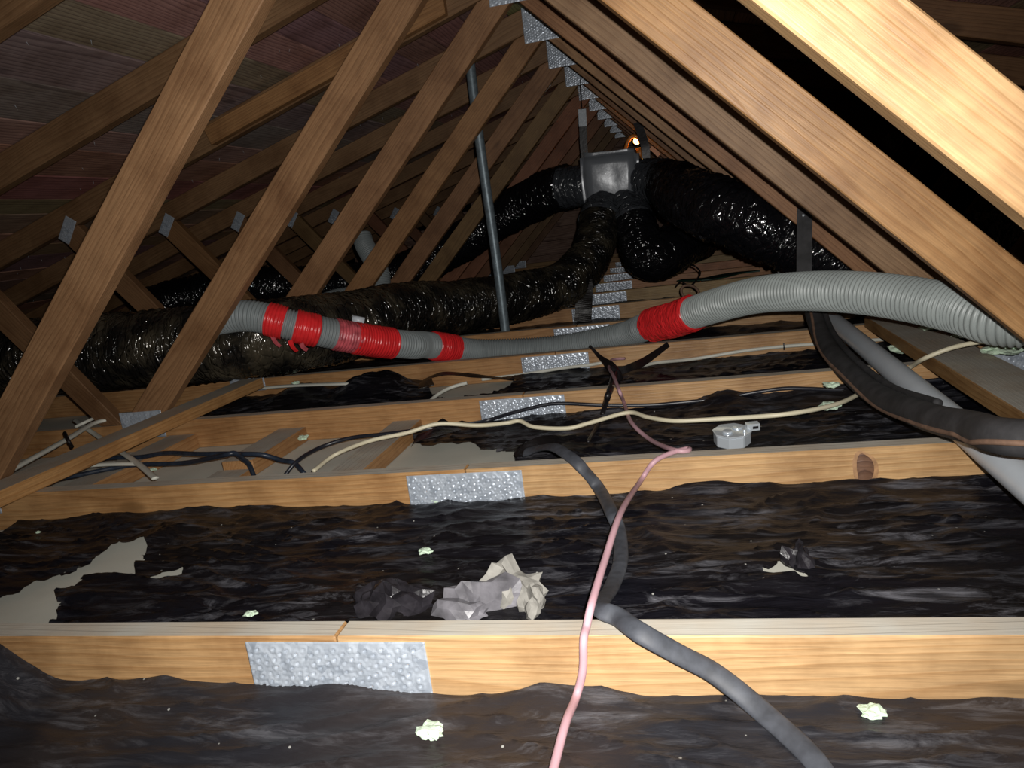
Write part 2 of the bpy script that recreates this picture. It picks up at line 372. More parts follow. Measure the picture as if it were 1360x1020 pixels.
# ------------------------------------------------------------------ roof trusses
TH = 0.038; JH = 0.089
def plate_mesh(w, h, nx, nz):
    """pressed nail plate: rows of punched teeth stand up round little slots"""
    V = []; Fc = []; rng = random.Random(3); sites = []
    px = 0.0105; pz = 0.0125
    for i in range(int(w/px)):
        for j in range(int(h/pz)):
            sites.append((-w/2+(i+0.5)*px+rng.uniform(-.0015, .0015), -h/2+(j+0.5+(0.5 if i % 2 else 0))*pz+rng.uniform(-.0015, .0015), rng.uniform(0.6, 1.2)))
    for j in range(nz+1):
        for i in range(nx+1):
            x = -w/2+w*i/nx; z = -h/2+h*j/nz; d = 0.0
            if 0 < i < nx and 0 < j < nz:
                for sx, sz, a in sites:
                    ex = (x-sx)/0.0042; ez = (z-sz)/0.0042; rr = ex*ex+ez*ez
                    if rr < 4: d += a*(math.exp(-(math.sqrt(rr)-0.9)**2*4)*0.0018 - math.exp(-rr*4)*0.0020)
            V.append((x, -0.0012-d, z))
    for j in range(nz):
        for i in range(nx):
            a = j*(nx+1)+i; Fc.append((a, a+1, a+nx+2, a+nx+1))
    # rim back to the wood
    n0 = len(V); rim = [i for i in range(nx+1)]+[j*(nx+1)+nx for j in range(1, nz+1)]+[nz*(nx+1)+i for i in range(nx-1, -1, -1)]+[j*(nx+1) for j in range(nz-1, 0, -1)]
    for r_ in rim: V.append((V[r_][0], 0.0005, V[r_][2]))
    for k in range(len(rim)):
        k2 = (k+1) % len(rim); Fc.append((rim[k], n0+k, n0+k2, rim[k2]))
    me = mesh('nail_plate', V, Fc, True); me.materials.append(M['galv']); return me
PM_SPLICE = plate_mesh(0.24, 0.073, 120, 36)
PM_FOOT = plate_mesh(0.15, 0.085, 60, 34)
PM_RIDGE = plate_mesh(0.16, 0.15, 60, 56)
PM_MID = plate_mesh(0.05, 0.10, 22, 42)
def plate(me, parent, x, z, rot=0.0):
    o = D.objects.new('nail_plate', me); col.objects.link(o); o.parent = parent; o.matrix_basis = Matrix.Translation((x, -0.0003, z)) @ Matrix.Rotation(rot, 4, 'Y')
    return o
G1 = 0.001
def inner(e):
    zt = (RZ-SL*e)/(1-SL)-0.002                # where the upper edge meets the rafter
    return [(-1.156, G1), (-G1, 1.155), (-G1, RZ-0.002), (zt-e+0.001, zt), (-e, G1)]
INNER = inner(1.284); INNER_R = inner(1.262); INNER_R2 = inner(1.276)
def mirror(poly): return [(-x, z) for x, z in poly][::-1]
OUTER = [(-1.288, G1), (-1.368, G1), (-1.90, RZ-SL*1.90-G1), (-1.80, RZ-SL*1.80-G1)]
RAFT = [(-XE+0.03, RZ-SL*(XE-0.03)), (-G1, RZ), (-G1, RZ+RH), (-XE+0.03, RZ-SL*(XE-0.03)+RH)]
CH_L = [(-XE+0.04, -JH), (-0.0008, -JH), (-0.0008, 0), (-XE+0.04, 0)]
CH_R = mirror(CH_L)
labels = {
 1: 'roof truss whose joist the pink cable and dusty flat black cable hang over in front',
 2: 'roof truss with a dark oval knot in its pale joist',
 3: 'roof truss with the shiny black cable tacked along its joist face',
 4: 'roof truss behind whose joist the grey hose dips, white cable clipped along its joist',
 5: 'roof truss whose web crosses in front of the galvanised pole',
}
# per truss tints: left chord, right chord, left web, right web
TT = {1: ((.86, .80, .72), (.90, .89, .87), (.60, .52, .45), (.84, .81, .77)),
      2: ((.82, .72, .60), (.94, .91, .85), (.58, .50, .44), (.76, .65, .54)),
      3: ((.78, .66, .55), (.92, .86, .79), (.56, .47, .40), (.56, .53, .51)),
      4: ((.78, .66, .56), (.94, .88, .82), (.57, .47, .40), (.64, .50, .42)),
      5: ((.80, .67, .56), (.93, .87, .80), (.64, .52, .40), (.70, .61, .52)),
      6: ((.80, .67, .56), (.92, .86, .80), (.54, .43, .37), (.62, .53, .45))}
trusses = []
ORD = ['first', 'second', 'third', 'fourth', 'fifth', 'sixth', 'seventh', 'eighth', 'ninth']
for n in range(1, 14):
    y = n*S
    t = empty('roof_truss', (0, y, -JH))
    tag(t, labels.get(n) or '%s roof truss beyond the one with the galvanised pole' % ORD[n-6], 'roof truss', 'timber roof trusses')
    trusses.append(t)
    r = random.Random(n)
    tt = TT.get(n) or tuple(tuple(c*r.uniform(0.85, 1.1) for c in b) for b in ((.82, .69, .57), (.93, .86, .79), (.57, .47, .40), (.62, .53, .45)))
    o0 = (0, 0, JH)
    poly_timber('bottom_chord', CH_L, (1, 0), TH, ['wood', 'wood_top'], t, o0, tt[0])
    poly_timber('bottom_chord', CH_R, (1, 0), TH, ['wood', 'wood_top'], t, o0, tt[1])
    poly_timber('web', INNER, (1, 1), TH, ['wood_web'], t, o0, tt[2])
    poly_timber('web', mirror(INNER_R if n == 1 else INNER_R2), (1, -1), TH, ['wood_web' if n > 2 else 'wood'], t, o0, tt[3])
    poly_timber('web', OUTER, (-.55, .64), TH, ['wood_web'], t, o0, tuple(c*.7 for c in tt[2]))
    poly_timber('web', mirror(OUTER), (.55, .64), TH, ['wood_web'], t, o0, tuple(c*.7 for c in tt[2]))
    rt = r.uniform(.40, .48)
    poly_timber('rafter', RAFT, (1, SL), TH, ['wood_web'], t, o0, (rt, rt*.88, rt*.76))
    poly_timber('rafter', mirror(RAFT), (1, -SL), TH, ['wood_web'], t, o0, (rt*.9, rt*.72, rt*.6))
    if n == 4:
        xa, xb = -1.14, -0.22
        poly_timber('cleat', [(xa, RZ+SL*xa+0.004), (xb, RZ+SL*xb+0.004), (xb, RZ+SL*xb+0.07), (xa-0.02, RZ+SL*xa+0.065)], (1, SL), 0.035, ['wood_web'], t, (0, -0.036, JH), (.62, .5, .36))
    plate(PM_SPLICE, t, -0.005 if n < 5 else 0.02, JH-0.007-0.0365)
    plate(PM_RIDGE, t, 0.0, JH+RZ+0.015)
    for s in (-1, 1):
        plate(PM_FOOT, t, s*1.215, JH-0.003, 0.0)
        plate(PM_MID, t, s*1.85, JH+RZ-SL*1.85+0.0, -s*0.62)
# knot of the second joist
kp = at(1148, 612, 2*S)
def disc(name, c, rx, rz, mat, parent, dome=0.002, seg=24):
    V = [(0, -dome, 0)]; Fc = []
    for ring, f in ((1, .6), (2, 1.0)):
        for k in range(seg):
            a = 2*math.pi*k/seg; q = f*(1+.12*math.sin(3*a+1)); V.append((rx*q*math.cos(a), -dome*(1-f*f) + (0.0004 if f == 1 else 0), rz*q*math.sin(a)))
    for k in range(seg): Fc.append((0, 1+k, 1+(k+1) % seg)); Fc.append((1+k, 1+seg+k, 1+seg+(k+1) % seg, 1+(k+1) % seg))
    me = mesh(name, V, Fc, True); me.materials.append(M[mat]); o = D.objects.new(name, me); col.objects.link(o); o.parent = parent; o.location = c; return o
kc = Vector((kp.x, -0.0004, JH-0.045))
disc('knot_rim', kc, 0.021, 0.041, 'knot_rim', trusses[1], 0.0012)
disc('knot', kc+Vector((0, -0.0012, 0.003)), 0.014, 0.033, 'knot', trusses[1], 0.002)

# longitudinal braces laid on the joists beside the web feet
a, b = onz(0, 672, 0.0), onz(345, 518, 0.0)
sk = math.atan2(-(b.x-a.x), (b.y-a.y))
bx0 = (a.x+b.x)/2
o = box_timber('timber_brace', bx0-0.085+0.006, bx0+0.006, -0.5, 2.22, 0.0005, 0.0365, ['wood', 'wood_top'], tint=(.85, .72, .56), rot=0.0)
tag(o, 'long flat timber brace crossing the joists beside the left web feet', 'brace', 'braces')
o = box_timber('timber_brace', 0.997, 1.117, -0.5, 2.36, 0.0005, 0.036, ['wood', 'wood_top'], tint=(.62, .55, .45))
tag(o, 'wide dusty board laid across the joists under the grey hose and tufts of insulation', 'brace', 'braces')
# noggings between second and third joists
nog = empty('nogging_row', (0, 1.5, -0.089)) if False else None
for i, (xa, xb, yy, lab) in enumerate(((225, 262, 577, 'grey nogging block between joists beneath the crossing blue-black cables'),
                                       (370, 407, 568, 'notched nogging block between joists with the blue-black cable draped over'),
                                       (522, 560, 558, 'nogging block between joists beside the torn edge of the black sheet'))):
    p0, p1 = at(xa, yy, 3*S), at(xb, yy, 3*S); zt = min(-0.012, (p0.z+p1.z)/2)
    if i == 1:
        e = empty('nogging', ((p0.x+p1.x)/2, 1.52, -0.089)); tag(e, lab, 'nogging', 'noggings')
        q = box_timber('block', p0.x, p1.x, 1.50, 3*S-0.001, -0.089, zt, ['wood', 'wood_top'], tint=(.72, .60, .5)); q.parent = e; q.matrix_parent_inverse = Matrix.Translation(-e.location)
        q = box_timber('block', p0.x-0.012, p1.x-0.004, 2*S+TH+0.001, 1.499, -0.089, zt-0.022, ['wood', 'wood_top'], tint=(.72, .60, .5)); q.parent = e; q.matrix_parent_inverse = Matrix.Translation(-e.location)
    else:
        q = box_timber('nogging', p0.x, p1.x, 2*S+TH+0.001, 3*S-0.001, -0.089, zt, ['wood', 'wood_top'], tint=(.72, .60, .5)); tag(q, lab, 'nogging', 'noggings')

# ------------------------------------------------------------------ black sheets laid between the joists
def in_poly(x, y, P):
    c = False; j = len(P)-1
    for i in range(len(P)):
        (xi, yi), (xj, yj) = P[i], P[j]
        if (yi > y) != (yj > y) and x < (xj-xi)*(y-yi)/(yj-yi)+xi: c = not c
        j = i
    return c
def snap(x, y, P, r):
    best = None; bd = r
    for i in range(len(P)):
        ax, ay = P[i]; bx, by = P[(i+1) % len(P)]; dx, dy = bx-ax, by-ay; L = dx*dx+dy*dy
        t = max(0, min(1, ((x-ax)*dx+(y-ay)*dy)/L)) if L else 0
        qx, qy = ax+dx*t, ay+dy*t; d = math.hypot(qx-x, qy-y)
        if d < bd: bd = d; best = (qx, qy)
    return best
def jag(P, amp, n=5, seed=0):
    r = random.Random(seed); out = []
    for i in range(len(P)):
        a, b = P[i], P[(i+1) % len(P)]
        for k in range(n):
            t = k/n; out.append((a[0]+(b[0]-a[0])*t+(r.uniform(-amp, amp) if k else 0), a[1]+(b[1]-a[1])*t+(r.uniform(-amp, amp) if k else 0)))
    return out
def sheet(name, x0, x1, y0, y1, zf, step, mat, holes=(), hz=-0.07):
    H = [[(lambda p: (p.x, p.y))(onz(px, py, hz)) for px, py in h] for h in holes]
    nx = int((x1-x0)/step); ny = int((y1-y0)/step); V = []; Fc = []
    for j in range(ny+1):
        for i in range(nx+1):
            x = x0+(x1-x0)*i/nx; y = y0+(y1-y0)*j/ny
            for h in H:
                s = snap(x, y, h, step*0.62)
                if s: x, y = s; break
            V.append((x, y, zf(x, y)))
    for j in range(ny):
        for i in range(nx):
            a = j*(nx+1)+i; q = (a, a+1, a+nx+2, a+nx+1)
            cx = sum(V[k][0] for k in q)/4; cy = sum(V[k][1] for k in q)/4
            if any(in_poly(cx, cy, h) for h in H): continue
            Fc.append(q)
    used = sorted({k for f in Fc for k in f}); mp = {k: i for i, k in enumerate(used)}
    me = mesh(name, [V[k] for k in used], [tuple(mp[k] for k in f) for f in Fc], True); me.materials.append(M[mat])
    o = D.objects.new(name, me); col.objects.link(o); return o
def wr(x, y, s=0.0, amp=1.0):
    """wrinkles drawn out along x"""
    a = fbm(x*2.2+s, y*5+s, s, 3)*0.010
    rid = 1-abs(N(x*5+s+N(x*3, y*9, s)*0.8, y*26+N(x*2.5, y*5, s+3)*2.2, s))*2
    rid2 = 1-abs(N(x*11-s, y*60+N(x*6, y*12, s)*3.0, s+7))*2
    return (a + 0.008*max(0, rid)**3 + 0.0035*max(0, rid2)**2)*amp
def bay(n, s): 
    ya, yb = n*S+TH, (n+1)*S
    def zf(x, y):
        da, db = y-ya, yb-y
        z = -0.078+wr(x, y, s)
        z += (0.010+0.012*N(x*1.7+s, 3.1))*math.exp(-max(db, 0)/0.05) + 0.006*math.exp(-max(da, 0)/0.03)
        return max(z, -0.0885)
    return zf
# bay in front of the first joist, pulled up over the joist at the left
def z0(x, y):
    z = -0.080+wr(x, y, 11.0, 0.8)
    e = max(0.0, min(1.0, (-0.40-x)/0.16)); e = e*e*(3-2*e)
    db = 0.6-y
    z += e*0.085*math.exp(-max(0, db-0.02)/0.10)
    z += 0.012*math.exp(-((x-0.27)/0.06)**2-(db/0.05)**2) + 0.006*math.exp(-((x+0.02)/0.03)**2-(db/0.03)**2)
    z += (0.006+0.010*N(x*1.9, 8.0))*math.exp(-db/0.05)
    return max(z, -0.0885)
o = sheet('vapour_sheet', -1.0, 1.6, 0.10, S-0.001, z0, 0.006, 'film_brown')
tag(o, 'brownish black plastic sheet in front of the first joist, lifted over it at one end', 'plastic sheet', 'black sheets between the joists')
tear1 = jag([(-160, 800), (0, 789), (25, 782), (70, 760), (88, 758), (118, 744), (150, 722), (165, 717), (192, 714), (196, 724), (190, 738), (178, 750), (178, 764), (140, 759), (118, 760), (104, 772), (72, 783), (76, 797), (78, 802), (72, 818), (60, 826), (50, 850), (-200, 850)], 1.6, 3, 1)
tear1b = jag([(196, 765), (213, 761), (215, 758), (243, 749), (240, 759), (228, 761), (205, 768)], 0.6, 2, 2)
tear1c = jag([(1005, 757), (1022, 754), (1040, 746), (1052, 745), (1056, 757), (1072, 763), (1081, 770), (1066, 767), (1048, 758)], 0.6, 2, 3)
zb1 = bay(1, 3.0)
def z1(x, y):
    z = zb1(x, y)
    q = onz(192, 714, -0.07); z += 0.015*math.exp(-((x-q.x-.03)/0.05)**2-((y-q.y-.01)/0.05)**2)
    e = max(0, min(1, (-0.35-x)/0.25)); z += e*0.010*math.exp(-(1.2-y)/0.04)
    q = onz(1060, 748, -0.07); z += 0.012*math.exp(-((x-q.x)/0.02)**2-((y-q.y-.012)/0.015)**2)
    z += 0.012*math.exp(-((x-0.48)/0.07)**2-((1.2-y)/0.03)**2)
    return z
o = sheet('vapour_sheet', -1.1, 2.0, S+TH+0.001, 2*S-0.001, z1, 0.0075, 'film', [tear1, tear1b, tear1c])
tag(o, 'black plastic sheet with a long ragged tear between the first two joists', 'plastic sheet', 'black sheets between the joists')
tear2 = jag([(-300, 700), (-300, 540), (540, 548), (548, 570), (551, 585), (560, 591), (587, 589), (618, 586), (639, 593), (665, 601), (684, 607), (686, 640), (400, 700)], 2.0, 3, 4)
zb2 = bay(2, 7.0)
def z2(x, y):
    z = zb2(x, y)
    q = onz(690, 603, -0.06); z += 0.022*math.exp(-((x-q.x-.03)/0.07)**2-((y-q.y-.03)/0.06)**2)       # gathered under the black cable
    q = at(960, 535, 1.8); z += 0.013*math.exp(-((x-q.x)/0.06)**2-((1.8-y)/0.05)**2)                    # peak against the joist
    e = max(0, min(1, (x-0.05)/0.8)); z += 0.022*e*math.exp(-(1.8-y)/0.06)
    return min(z, -0.004)
o = sheet('vapour_sheet', -0.6, 2.2, 2*S+TH+0.001, 3*S-0.001, z2, 0.0085, 'film', [tear2])
tag(o, 'black plastic sheet torn off short at a nogging, under the metal junction box', 'plastic sheet', 'black sheets between the joists')
tear3 = jag([(566, 506), (575, 500), (600, 499), (640, 503), (690, 505), (668, 515), (650, 522), (628, 523), (600, 529), (575, 524)], 1.2, 3, 5)
zb3 = bay(3, 15.0)
def z3(x, y):
    z = zb3(x, y); lx, ly = onz(500, 505, -0.03).x, onz(500, 505, -0.03).y
    z += 0.075*math.exp(-((x-lx)/0.13)**2-((y-ly)/0.10)**2)*(0.8+0.7*N(x*9, y*9, 2))
    q = onz(395, 515, -.03); z += 0.05*math.exp(-((x-q.x)/0.12)**2-((y-q.y)/0.10)**2)
    return max(-0.0885, min(z, 0.035))
o = sheet('vapour_sheet', -1.4, 2.2, 3*S+TH+0.001, 4*S-0.001, z3, 0.010, 'film', [tear3])
tag(o, 'rumpled black plastic sheet heaped up and holed, below the red taped hose', 'plastic sheet', 'black sheets between the joists')
for n in range(4, 13):
    o = sheet('vapour_sheet', -1.6, 2.2, n*S+TH+0.001, (n+1)*S-0.001, (lambda zf: (lambda x, y: min(zf(x, y)-0.004, -0.05)))(bay(n, 20.0+n)), 0.025, 'film')
    tag(o, 'black plastic sheet under the dip of the grey hose' if n == 4 else 'dim black sheet in the %s joist bay beyond the galvanised pole' % ORD[n-5], 'plastic sheet', 'black sheets between the joists')

# ------------------------------------------------------------------ insulated flexible ducts and the plenum box
def ring_attr(o, seg, step, R, k=0.42):
    a = o.data.attributes.new('ring', 'FLOAT_VECTOR', 'POINT'); buf = []
    for q in range(len(o.data.vertices)):
        i, t = divmod(q, seg); th = 2*math.pi*t/seg
        buf += [i*step, math.cos(th)*R*k, math.sin(th)*R*k]
    a.data.foreach_set('vector', buf)
def duct(name, pts, R, label, mat='duct', seed=0, amp=1.5, group='insulated ducts', taper=None):
    P = spline(pts, 0.0065); n = len(P)
    def rad(i, th):
        s = i*0.0065; q = R if not taper else R*(taper[0]+(taper[1]-taper[0])*i/n)
        ph = s/0.042+N(s*6, math.cos(th)*1.4+seed, math.sin(th)*1.4)*2.0
        rid = abs(math.sin(math.pi*ph))
        fine = 1-abs(N(s*70+seed, math.cos(th)*4+N(s*9, th)*1.0, math.sin(th)*4))*2
        lump = N(s*7+seed, math.cos(th)*1.2, math.sin(th)*1.2)
        return q*(1+amp*(0.055*rid+0.03*max(0, fine)**2+0.06*lump))
    o = fix_normals(tube(name, P, rad, 56, mat)); ring_attr(o, 56, 0.0065, R)
    tag(o, label, 'duct', group); return o
PLY = 4.05
d1 = [(-2.3, 2.16, 0.20), (-1.9, 2.13, 0.205), (-1.58, 2.11, 0.20), (-1.21, 2.11, 0.190), (-0.97, 2.13, 0.188), (-0.81, 2.30, 0.172)] + \
     [tuple(v) for v in (Vector((-0.755, 2.46, 0.165)), at(530, 416, 2.75), at(610, 408, 3.1), at(690, 394, 3.33), at(745, 379, 3.55), at(778, 350, 3.75), at(792, 318, 3.88), at(796, 292, 3.97))]
duct('flexible_duct', d1, 0.122, 'long dusty black duct sagging over the joists under the red taped hose', 'duct_dusty', 1, 1.1, 'insulated ducts', (1.12, 0.84))
d2 = [tuple(at(*q)) for q in ((752, 248, 4.24), (735, 252, 4.3), (690, 275, 4.48), (640, 305, 4.52), (590, 335, 4.5), (535, 362, 4.45), (460, 376, 4.35), (370, 380, 4.2), (270, 390, 4.05), (185, 412, 3.95))]
duct('flexible_duct', d2, 0.115, 'glossy black duct running from the plenum box to the low eave behind the webs', 'duct', 9)
d3 = [tuple(at(*q)) for q in ((842, 294, 3.97), (850, 320, 3.90), (862, 342, 3.86), (888, 335, 3.9), (907, 320, 4.12), (922, 314, 4.6))]
duct('flexible_duct', d3, 0.128, 'black duct drooping in a loop below the plenum box', 'duct', 4, 1.4, 'insulated ducts', (0.8, 1.08))
d4 = [tuple(at(*q)) for q in ((884, 243, 4.04), (897, 249, 3.6), (910, 260, 3.08), (948, 276, 2.80), (1000, 296, 2.72), (1045, 314, 2.72), (1090, 334, 2.71), (1150, 352, 2.70))]+[(1.6, 2.68, 0.19), (2.1, 2.65, 0.2)]
duct('flexible_duct', d4, 0.108, 'black duct slanting from the plenum box past the hanging strap towards the other eave', 'duct', 6, 1.8)
# plenum: a soft box wrapped in foil
def plenum():
    c = [at(768, 203, PLY), at(850, 198, PLY), at(848, 282, PLY), at(775, 277, PLY)]
    cx = sum(p.x for p in c)/4; cz = sum(p.z for p in c)/4; hw, hh, hd = 0.155, 0.155, 0.15
    bm = bmesh.new(); bmesh.ops.create_cube(bm, size=2.0)
    bmesh.ops.bevel(bm, geom=list(bm.edges), offset=0.16, segments=3, affect='EDGES')
    bmesh.ops.subdivide_edges(bm, edges=bm.edges, cuts=5, use_grid_fill=True)
    for v in bm.verts:
        p = v.co; n = v.co.normalized()
        d = 0.010*fbm(p.x*1.7, p.y*1.7, p.z*1.7, 4)+0.006*(1-abs(N(p.x*3+N(p.z*4), p.y*4, p.z*3)*2))
        k = 1-0.10*max(0, -p.z)
        v.co = Vector((p.x*hw*k, p.y*hd*k, p.z*hh))+n*d
    me = D.meshes.new('plenum_box'); bm.to_mesh(me); bm.free(); me.polygons.foreach_set('use_smooth', [True]*len(me.polygons)); me.materials.append(M['plenum'])
    o = D.objects.new('plenum_box', me); col.objects.link(o); o.location = (cx, PLY+hd, cz); o.rotation_euler = (0, math.radians(3), 0)
    tag(o, 'box-shaped duct plenum wrapped in black foil, hung by straps under the ridge', 'plenum box'); return o
M['plenum'] = plain('plenum_foil', (0.25, 0.27, 0.30), rough=0.30, metal=0.1, spec=1.0, bump=0.4, bscale=34)
M['collar'] = duct_mat('collar_foil', (0.05, 0.055, 0.065), (0.09, 0.10, 0.11), 0.5, 0.22)
pl = plenum(); PC = pl.location.copy()
def collar(p, q, r0, r1, seed):
    P = spline([p, (Vector(p)+Vector(q))/2, q], 0.006); n = len(P)
    o = tube('collar', P, lambda i, th: (r0+(r1-r0)*i/n)*(1+0.10*(1-abs(N(i*.22+seed, math.cos(th)*3, math.sin(th)*3)*2))), 36, 'collar', None)
    fix_normals(o); ring_attr(o, 36, 0.006, 0.11); o.parent = pl; o.matrix_parent_inverse = pl.matrix_basis.inverted(); return o
bpy.context.view_layer.update()
collar(PC+Vector((-0.05, -0.05, -0.12)), at(797, 297, 3.96), 0.10, 0.112, 1)
collar(PC+Vector((0.06, -0.05, -0.12)), at(842, 300, 3.96), 0.10, 0.112, 2)
collar(PC+Vector((0.12, -0.02, -0.0)), at(888, 244, 4.03), 0.10, 0.12, 3)
collar(PC+Vector((-0.12, 0.0, 0.0)), at(745, 250, 4.25), 0.10, 0.112, 4)
# hanging straps
def ribbon(name, pts, wdt, th, mat, parent=None, up=Vector((0, 1, 0)), step=0.01, wob=0.0, taper=None):
    P = spline(pts, step); n = len(P)
    FR = frames(P, up); V = []; Fc = []
    for i, (p, (t, nn, b)) in enumerate(zip(P, FR)):
        a = wob*N(i*step*9, wdt*50); nn2 = nn*math.cos(a)+b*math.sin(a); b2 = t.cross(nn2)
        w_ = wdt/2*(taper(i/(n-1)) if taper else 1)
        V += [p+b2*w_+nn2*th/2, p-b2*w_+nn2*th/2, p-b2*w_-nn2*th/2, p+b2*w_-nn2*th/2]
    for i in range(n-1):
        for k in range(4):
            a = i*4+k; c = i*4+(k+1) % 4; Fc.append((a, c, c+4, a+4))
    Fc.append((3, 2, 1, 0)); Fc.append(tuple((n-1)*4+k for k in range(4)))
    me = mesh(name, V, Fc); me.materials.append(M[mat]); o = D.objects.new(name, me); col.objects.link(o); fix_normals(o)
    if parent: o.parent = parent
    return o
st = empty('hanging_strap', tuple(at(776, 200, PLY+0.1))); tag(st, 'narrow strap with a bright metal tip above the plenum box', 'strap', 'duct straps')
def kid(o, parent): o.parent = parent; o.matrix_parent_inverse = Matrix.Translation(-parent.location); return o
kid(ribbon('band', [at(777, 212, PLY+0.1), at(775, 190, PLY+0.1), at(774, 166, PLY+0.1)], 0.040, 0.002, 'blackpl'), st)
kid(ribbon('metal_tip', [at(774, 168, PLY+0.1), at(773.5, 155, PLY+0.1), at(773, 143, PLY+0.1)], 0.042, 0.002, 'zinc'), st)
kid(ribbon('wire', [at(773, 146, PLY+0.1), Vector((0.0, 4.19, 1.14)), Vector((0.0, 4.196, 1.19))], 0.004, 0.003, 'blackpl'), st)
o = ribbon('hanging_strap', [at(858, 215, PLY+0.12), at(857, 195, PLY+0.12), at(852, 178, PLY+0.13), at(846, 162, 4.19)], 0.045, 0.002, 'blackpl'); tag(o, 'black strap leaning from the plenum box to the rafters by the work lamp', 'strap', 'duct straps')
sR = empty('hanging_strap', tuple(at(1068, 380, 2.37))); tag(sR, 'wide black strap nailed to a web, carrying the slanting duct', 'strap', 'duct straps')
kid(ribbon('band', [at(1069, 276, 2.388), at(1068.5, 300, 2.385), at(1068, 340, 2.38), at(1068, 380, 2.375), at(1072, 402, 2.37)], 0.046, 0.004, 'foam'), sR)
kid(ribbon('fold', [at(1062, 280, 2.381), at(1061, 320, 2.377), at(1061, 378, 2.37)], 0.014, 0.004, 'foam'), sR)
for q in ((1073, 279), (1067, 286)):
    v = at(*q, 2.383); kid(disc('nail_head', v, 0.004, 0.004, 'zinc', None, 0.002, 12), sR)

# ------------------------------------------------------------------ grey corrugated hose with red tape
HR = 0.049
riser = [at(480, 312, 3.42), at(485, 327, 3.40), at(496, 346, 3.34), at(505, 368, 3.30), at(500, 400, 3.24), Vector((-1.10, 3.15, 0.215)), Vector((-1.185, 3.02, 0.195)), Vector((-1.21, 2.85, 0.17)), Vector((-1.215, 2.66, 0.12))]
loop = [(-1.03, 1.945, 0.272), (-0.985, 1.942, 0.284)]
loop += [tuple(at(*q)) for q in ((335, 420, 1.94), (405, 436, 1.99), (490, 452, 2.14), (545, 458, 2.28), (563, 458, 2.39), (590, 461, 2.485), (640, 467, 2.60), (740, 462, 2.66), (825, 446, 2.58), (853, 436, 2.49), (876, 429, 2.40), (897, 424, 2.32), (940, 409, 2.17), (1000, 393, 2.02), (1060, 387, 1.9), (1130, 388, 1.77), (1200, 396, 1.66), (1270, 410, 1.56), (1340, 427, 1.46))]
loop += [(1.20, 1.42, 0.15), (1.5, 1.38, 0.12), (1.9, 1.4, 0.1)]
HS = 0.0016
HP = spline(loop, HS)
HPX = [proj(p) for p in HP]
def hose_index(px, lo):
    return min((abs(HPX[i][0]-px), i) for i in range(lo, len(HP)))[1]
i_main = min((abs(HPX[i][0]-340)+abs(HPX[i][1]-420)+abs(HP[i].y-1.94)*300, i) for i in range(len(HP)))[1]
i_tape = hose_index(895, i_main)
def corr(pitch, amp, R): return lambda i, th: R-amp*(0.5+0.5*math.cos(2*math.pi*i*HS/pitch))**2.2
h1 = fix_normals(tube('corrugated_hose', HP[:i_tape+4], corr(0.0105, 0.0056, HR), 28, 'hose_dark'))
tag(h1, 'dusty grey corrugated hose wound with red tape, dipping behind a joist', 'hose', 'grey corrugated hoses')
RP = spline(riser, HS)
h0 = fix_normals(tube('corrugated_hose', RP, corr(0.0105, 0.0048, HR), 28, 'hose_dark'))
tag(h0, 'dim grey corrugated hose rising behind the dusty duct towards the roof', 'hose', 'grey corrugated hoses')
h2 = fix_normals(tube('corrugated_hose', HP[i_tape-4:], corr(0.0112, 0.0056, HR+0.002), 28, 'hose'))
tag(h2, 'pale grey corrugated hose arching from the last red tape behind the bright web', 'hose', 'grey corrugated hoses')
def tape(x0, x1, mat, host, r=0.0035, seed=0, wr_=0.0022):
    a, b = hose_index(x0, i_main), hose_index(x1, i_main); P = HP[a:b+1]
    rib = corr(0.0098, 0.0022, HR)
    def rad(i, th):
        return rib(a+i, th)+r+wr_*(1-abs(N(i*HS*55+seed, math.cos(th)*3, math.sin(th)*3)*2))
    return fix_normals(tube('tape_wrap', P, rad, 32, mat, host))
tape(356, 378, 'tape', h1, seed=1); tape(391, 421, 'tape', h1, seed=2); tape(443, 476, 'tape_pale', h1, 0.002, 3); tape(470, 521, 'tape', h1, seed=4); tape(575, 604, 'tape', h1, seed=5)
tape(866, 922, 'tape', h2, 0.005, 6, 0.006)
for k, (px, py, ln) in enumerate(((362, 452, .05), (385, 458, .055), (400, 462, .035))):
    v = at(px, py-6, 1.93)
    kid_o = ribbon('tape_tail', [v, v+Vector((0.008, -.004, -ln*.4)), v+Vector((0.020, .002, -ln*.75))], 0.016, 0.0008, 'tape_pale' if k != 1 else 'tape', h1, Vector((0, 1, .3)), 0.006, 1.2)
# joint stub showing beside the long tape
o = tube('joint_stub', [at(468, 424, 2.16), at(475, 425, 2.165), at(484, 427, 2.17)], 0.013, 14, 'pvc', h1); fix_normals(o)

# ------------------------------------------------------------------ pole, pipe, insulated line
b0 = at(670, 432, 3.062); b0.z = -0.089
pole = tag(empty('steel_pole', tuple(b0)), 'round grey galvanised pole rising upright from behind a joist', 'pole')
tp = Vector((b0.x, b0.y, RZ+RH-SL*abs(b0.x)-0.001))
def vpole():
    n = 40; P = [b0.lerp(tp, i/n) for i in range(n+1)]
    for i, p in enumerate(P): p.x += 0.003*math.sin(i*.16)
    o = fix_normals(tube('shaft', P, 0.0205, 24, 'steel_pole', None)); kid(o, pole)
    for zz in (0.43, 0.87):
        q = b0+Vector((0.002, 0, zz)); kid(fix_normals(tube('coupling', [q, q+Vector((0, 0, .02)), q+Vector((0, 0, .04))], 0.0225, 24, 'steel_pole')), pole)
vpole()
wp = tag(empty('plastic_pipe', (0.91, 2.0, 0)), 'straight white plastic pipe lying across the joists under the black foam tube', 'pipe')
A, B = onz(1105, 424, 0.0262), onz(1345, 624, 0.0262); dd = (B-A).normalized()
P0, P1 = A-dd*0.95, B+dd*0.7
npt = 60
